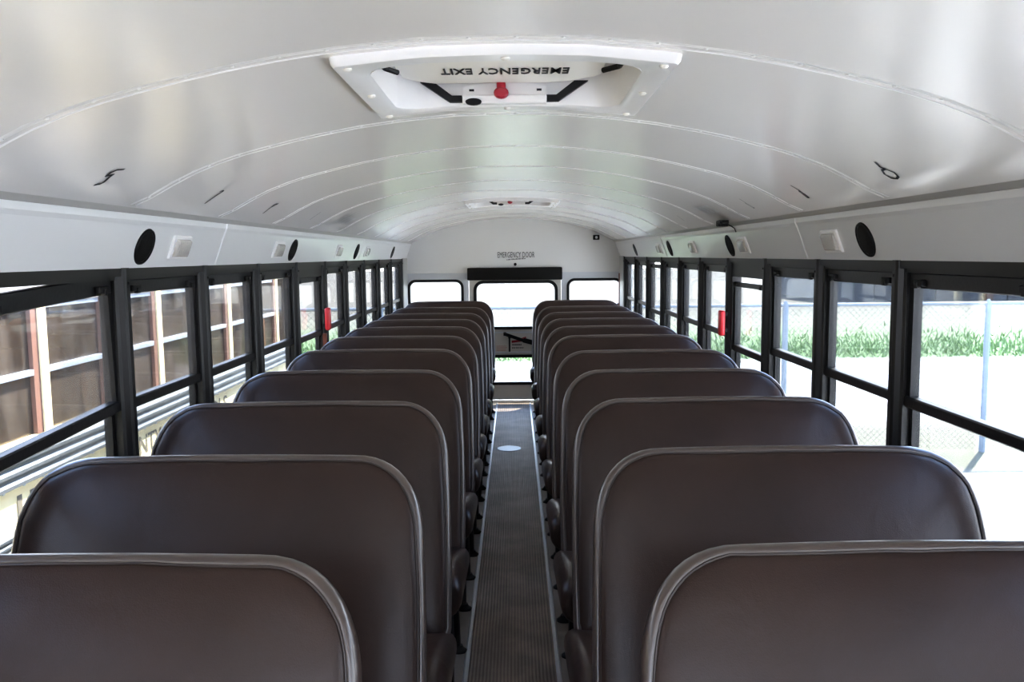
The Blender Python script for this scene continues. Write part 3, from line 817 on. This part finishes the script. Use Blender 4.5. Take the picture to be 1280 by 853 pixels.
# grass tufts along the road edge
bm = bmesh.new(); rg = random.Random(11)
for _ in range(15000):
    y = 19.0+abs(rg.gauss(0, 2.6)); x = rg.uniform(-16, 30); h = rg.uniform(.05, .22)*(1 if y > 19.6 else .6)
    a = rg.uniform(0, PI); w = rg.uniform(.012, .032); lx, ly = rg.uniform(-.1, .1), rg.uniform(-.1, .1)
    v = [bm.verts.new((x-w*math.cos(a), y-w*math.sin(a), GZ)), bm.verts.new((x+w*math.cos(a), y+w*math.sin(a), GZ)), bm.verts.new((x+lx, y+ly, GZ+h))]
    bm.faces.new(v)
obj('roadside_grass', bm, pmat('grass_blades', (.105, .185, .050), .8, var=.3, vscale=.8), kind='stuff', label='green grass growing along the far edge of the white road', cat='grass')
# chain-link fence across the lot behind the bus
M['galv'] = pmat('galvanised_steel', (.17, .20, .235), .6, 0, spec=.2)
fen = empty('chain_link_fence', (0, 9.95, GZ), label='chain link fence with top rail crossing the lot behind the bus', cat='fence')
bm = bmesh.new(); tube(bm, [(-22, 9.95, GZ+1.79), (26, 9.95, GZ+1.79)], .021, 8); obj('top_rail', bm, M['galv'], fen, smooth=True)
px = 5.62-2.40*11
while px < 26:
    bm = bmesh.new(); tube(bm, [(px, 9.95, GZ), (px, 9.95, GZ+1.80), (px, 9.95, GZ+1.84)], [.035, .035, .012], 8); obj('post', bm, M['galv'], fen, smooth=True); px += 2.40
def chain():
    m = bpy.data.materials.new('chain_link_mesh'); m.use_nodes = True; nt = m.node_tree; nt.nodes.clear()
    out = nt.nodes.new('ShaderNodeOutputMaterial'); t = nt.nodes.new('ShaderNodeBsdfTransparent'); d = nt.nodes.new('ShaderNodeBsdfDiffuse'); d.inputs['Color'].default_value = (.11, .12, .125, 1)
    tc = nt.nodes.new('ShaderNodeTexCoord'); sep = nt.nodes.new('ShaderNodeSeparateXYZ'); nt.links.new(tc.outputs['Object'], sep.inputs[0])
    fs = []
    for op in ('ADD', 'SUBTRACT'):
        a = nt.nodes.new('ShaderNodeMath'); a.operation = op; nt.links.new(sep.outputs['X'], a.inputs[0]); nt.links.new(sep.outputs['Z'], a.inputs[1])
        mo = nt.nodes.new('ShaderNodeMath'); mo.operation = 'PINGPONG'; mo.inputs[1].default_value = .036; nt.links.new(a.outputs[0], mo.inputs[0])
        lt = nt.nodes.new('ShaderNodeMath'); lt.operation = 'LESS_THAN'; lt.inputs[1].default_value = .0022; nt.links.new(mo.outputs[0], lt.inputs[0]); fs.append(lt)
    mx = nt.nodes.new('ShaderNodeMath'); mx.operation = 'MAXIMUM'; nt.links.new(fs[0].outputs[0], mx.inputs[0]); nt.links.new(fs[1].outputs[0], mx.inputs[1])
    ms = nt.nodes.new('ShaderNodeMixShader'); nt.links.new(mx.outputs[0], ms.inputs['Fac']); nt.links.new(t.outputs[0], ms.inputs[1]); nt.links.new(d.outputs[0], ms.inputs[2]); nt.links.new(ms.outputs[0], out.inputs['Surface'])
    return m
bm = bmesh.new(); q = [bm.verts.new(p) for p in ((-22, 9.96, GZ+.03), (26, 9.96, GZ+.03), (26, 9.96, GZ+1.78), (-22, 9.96, GZ+1.78))]; bm.faces.new(q)
obj('mesh_fabric', bm, chain(), fen)
# long low grey shed far off on the right
sh = empty('long_shed', (30, 41, GZ), label='long low grey shed far beyond the field on the right', cat='building')
M['shed'] = pmat('shed_wall', (.034, .042, .052), .8, var=.3, vscale=.6); M['shedroof'] = pmat('shed_roof', (.06, .066, .074), .6)
bm = bx(15.5, 60, 41, 50, GZ, GZ+2.0); obj('wall', bm, M['shed'], sh)
bm = bmesh.new(); prism(bm, [(40.3, GZ+1.9), (50.5, GZ+1.9), (46, GZ+3.1)], 'x', 15.0, 60.5); obj('roof', bm, M['shedroof'], sh)
for x in (17.5, 20.5, 24.0, 27.5, 31, 35):
    obj('bay_door', bx(x, x+1.6, 40.9, 41, GZ, GZ+1.6), pmat('bay_dark', (.020, .025, .032), .8), sh)
obj('corner_post', bx(22.8, 23.1, 40.6, 40.9, GZ, GZ+2), pmat('brown_timber', (.05, .03, .02), .8), sh)

# ------------------------------------------------------------------ the yellow bus parked alongside
BX = -2.42; BY1 = 9.10; BY0 = -3.2
M['yellow'] = pmat('school_bus_yellow', (.97, .84, .52), .45)
M['ybrown'] = pmat('bus_brown_post', (.22, .12, .09), .5)  # dark brown of the sash edges and far-side posts
M['rail'] = pmat('rub_rail_steel', (.13, .14, .15), .42, .2)
M['rail2'] = pmat('bright_sash_rail', (.55, .62, .72), .3, .5)
M['busglass'] = glass_mat('dirty_bus_glass', (.66, .64, .62), .20, (.26, .22, .18), dscale=2.6)
M['busink'] = pmat('bus_lettering', (.16, .14, .11), .6)
M['inner'] = pmat('bus_interior_dark', (.08, .07, .065), .7)
M['bench'] = pmat('bench_tan', (.60, .27, .10), .6)
bus = empty('school_bus', (BX-1.2, 3, GZ), label='yellow school bus with dirty windows parked close alongside on the left', cat='bus')
zr = E-.20; zm = E-.565; zb = E-.88
bm = bmesh.new()
box(bm, BX-.05, BX, BY0, BY1, GZ+.45, zb)                 # near side lower panel
box(bm, BX-2.4, BX-2.35, BY0, BY1, GZ+.45, zb-.05)
box(bm, BX-2.4, BX, BY0, BY0+.05, GZ+.45, zr); box(bm, BX-2.4, BX, BY1-.04, BY1, GZ+.45, zb)
for a, b in ((-2.4, -2.1), (-1.6, -.9), (-.35, 0)): box(bm, BX+a, BX+b, BY1-.04, BY1, zb, zr)
obj('body', bm, M['yellow'], bus)
obj('rear_blackout', bx(BX-2.34, BX-.06, BY1-.08, BY1-.045, zb-.7, zr), M['inner'], bus)  # dark panel added to block the bright rear window openings
bm = bmesh.new()
rpf = [(0, zr-.02), (0, zr+.12), (-.10, zr+.30), (-.4, zr+.44), (-1.2, zr+.52), (-2.0, zr+.44), (-2.3, zr+.30), (-2.4, zr+.12), (-2.4, zr-.02), (-2.33, zr-.02), (-2.33, zr+.1), (-1.9, zr+.38), (-1.2, zr+.45), (-.5, zr+.38), (-.07, zr+.1), (-.07, zr-.02)]
prism(bm, [(BX+x, z) for x, z in rpf], 'y', BY0, BY1)
obj('roof', bm, pmat('bus_roof_weathered', (.30, .29, .28), .5, var=.25, vscale=4), bus)
obj('floor_deck', bx(BX-2.35, BX-.05, BY0, BY1, zb-.75, zb-.70), M['inner'], bus)
pys = [4.28+.710*k for k in range(-10, 7)]
for k, y in enumerate(pys):
    bm = bmesh.new(); box(bm, BX-.05, BX+.012, y-.028, y+.040, zb-.01, zr)
    obj('window_post', bm, M['yellow'], bus)
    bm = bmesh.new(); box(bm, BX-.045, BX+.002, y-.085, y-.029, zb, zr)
    obj('sash_edge', bm, M['ybrown'], bus)
    if k+1 < len(pys):
        ya, yb = y+.040, pys[k+1]-.085
        for xx in (BX-.02, BX-2.37):
            bm = bmesh.new(); box(bm, xx-.002, xx+.001, ya, yb, zb, zr)
            sw = obj('side_window', bm, M['busglass'], bus)
            if xx > BX-1:
                bm = bmesh.new(); box(bm, xx, xx+.025, ya, yb, zm-.016, zm+.016, bev=.004); box(bm, xx, xx+.015, ya, yb, zr-.045, zr); obj('sash_rail', bm, M['rail2'], sw)
            else:
                bm = bmesh.new(); box(bm, xx-.02, xx+.02, ya, yb, zm-.02, zm+.02); obj('sash_rail', bm, M['inner'], sw)
    box_ = bmesh.new(); box(box_, BX-2.4, BX-2.34, y-.06, y+.04, zb-.1, zr); obj('window_post', box_, M['ybrown'], bus)
for k in range(13):
    y = BY0+.9+k*.9
    bm = bmesh.new()
    for x0 in (BX-1.05, BX-2.2): prism(bm, rrect(x0, x0+.92, zb-.30, zb+.36, (.02, .02, .14, .14)), 'y', y, y+.07)
    obj('seat_back', bm, M['bench'], bus)
# rub rails: ribbed pressed steel bands
for (z0, z1) in ((E-1.105, E-.935), (E-1.405, E-1.300)):
    bm = bmesh.new(); n = 3; P = [(BX, z0)]
    for k in range(n):
        h = (z1-z0)/n; zz = z0+h*k
        P += [(BX+.016, zz+.008), (BX+.034, zz+h*.3), (BX+.036, zz+h*.6), (BX+.018, zz+h-.006)]
    P += [(BX, z1)]
    prism(bm, P, 'y', BY0, BY1+.02)
    rl = obj('rub_rail', bm, M['rail'], bus, smooth=True)
    bm = bmesh.new()
    y = BY0+.1
    while y < BY1:
        for zz in (z0+.004, z1-.004): box(bm, BX+.002, BX+.010, y-.006, y+.006, zz-.006, zz+.006)
        y += .17
    obj('rivet', bm, M['rail2'], rl, kind='stuff')
# lettering on the band between the rub rails
for body, y0, y1 in (('I', 3.98, 4.02), ('F', 4.09, 4.17), ('ON', 4.54, 4.76), ('COUNTY', 4.92, 5.66), ('SCHOOLS', 5.98, 6.98)):
    bm = text_bm(body, y1-y0, .125, frame_mat((BX+.003, (y0+y1)/2, E-1.205), (0, 1, 0), (0, 0, 1)), spacing=1.0, bold=.006)
    obj('lettering', bm, M['busink'], bus, label='black body lettering')
for y in (-1.6, 6.9):
    bm = bmesh.new()
    loft(bm, [[(BX-.32+h, y+r*math.cos(a), GZ+.50+r*math.sin(a)) for a in [2*PI*q/32 for q in range(32)]] for r, h in ((.30, 0), (.48, .02), (.50, .06), (.50, .22), (.47, .26), (.30, .27), (.28, .22), (.10, .24))])
    obj('wheel', bm, M['rubber'], bus, smooth=True)

# ------------------------------------------------------------------ light
W = bpy.data.worlds.new('World'); sc.world = W; W.use_nodes = True; nt = W.node_tree
bg = nt.nodes['Background']
tc = nt.nodes.new('ShaderNodeTexCoord'); sep = nt.nodes.new('ShaderNodeSeparateXYZ'); nt.links.new(tc.outputs['Generated'], sep.inputs[0])
cr = nt.nodes.new('ShaderNodeValToRGB'); nt.links.new(sep.outputs['Z'], cr.inputs['Fac'])
cr.color_ramp.elements[0].position = 0; cr.color_ramp.elements[0].color = (.95, .97, 1, 1)
cr.color_ramp.elements[1].position = .5; cr.color_ramp.elements[1].color = (.38, .56, .95, 1)
nt.links.new(cr.outputs['Color'], bg.inputs['Color']); bg.inputs['Strength'].default_value = 7.5
sun = bpy.data.lights.new('Sun', 'SUN'); sun.energy = 34; sun.angle = math.radians(.6); sun.color = (1, .95, .87)
so = bpy.data.objects.new('Sun', sun); col.objects.link(so)
dv = Vector((.38, .52, 1)).normalized()
so.rotation_euler = dv.to_track_quat('Z', 'Y').to_euler(); so.location = (5, 12, 20)

# ------------------------------------------------------------------ camera
a = Vector((0.99994497, 0.00281438, -0.01010653)); b = Vector((0.00976777, 0.10174847, 0.9947622)); c = Vector((-0.00382796, 0.99480618, -0.10171538))
cd = bpy.data.cameras.new('Camera'); cam = bpy.data.objects.new('Camera', cd); col.objects.link(cam)
cam.matrix_world = Matrix(((a.x, b.x, -c.x, .0132), (a.y, b.y, -c.y, 0), (a.z, b.z, -c.z, E), (0, 0, 0, 1)))
cd.sensor_width = 36; cd.lens = 36*1050/1280; cd.clip_start = .05; cd.clip_end = 500
sc.camera = cam
sc.view_settings.view_transform = 'Standard'
sc.view_settings.look = 'None'
sc.view_settings.exposure = .22
sc.view_settings.gamma = .87
sc.cycles.max_bounces = 10; sc.cycles.diffuse_bounces = 6; sc.cycles.transparent_max_bounces = 16
sc.cycles.sample_clamp_indirect = 8
sc.cycles.use_denoising = True
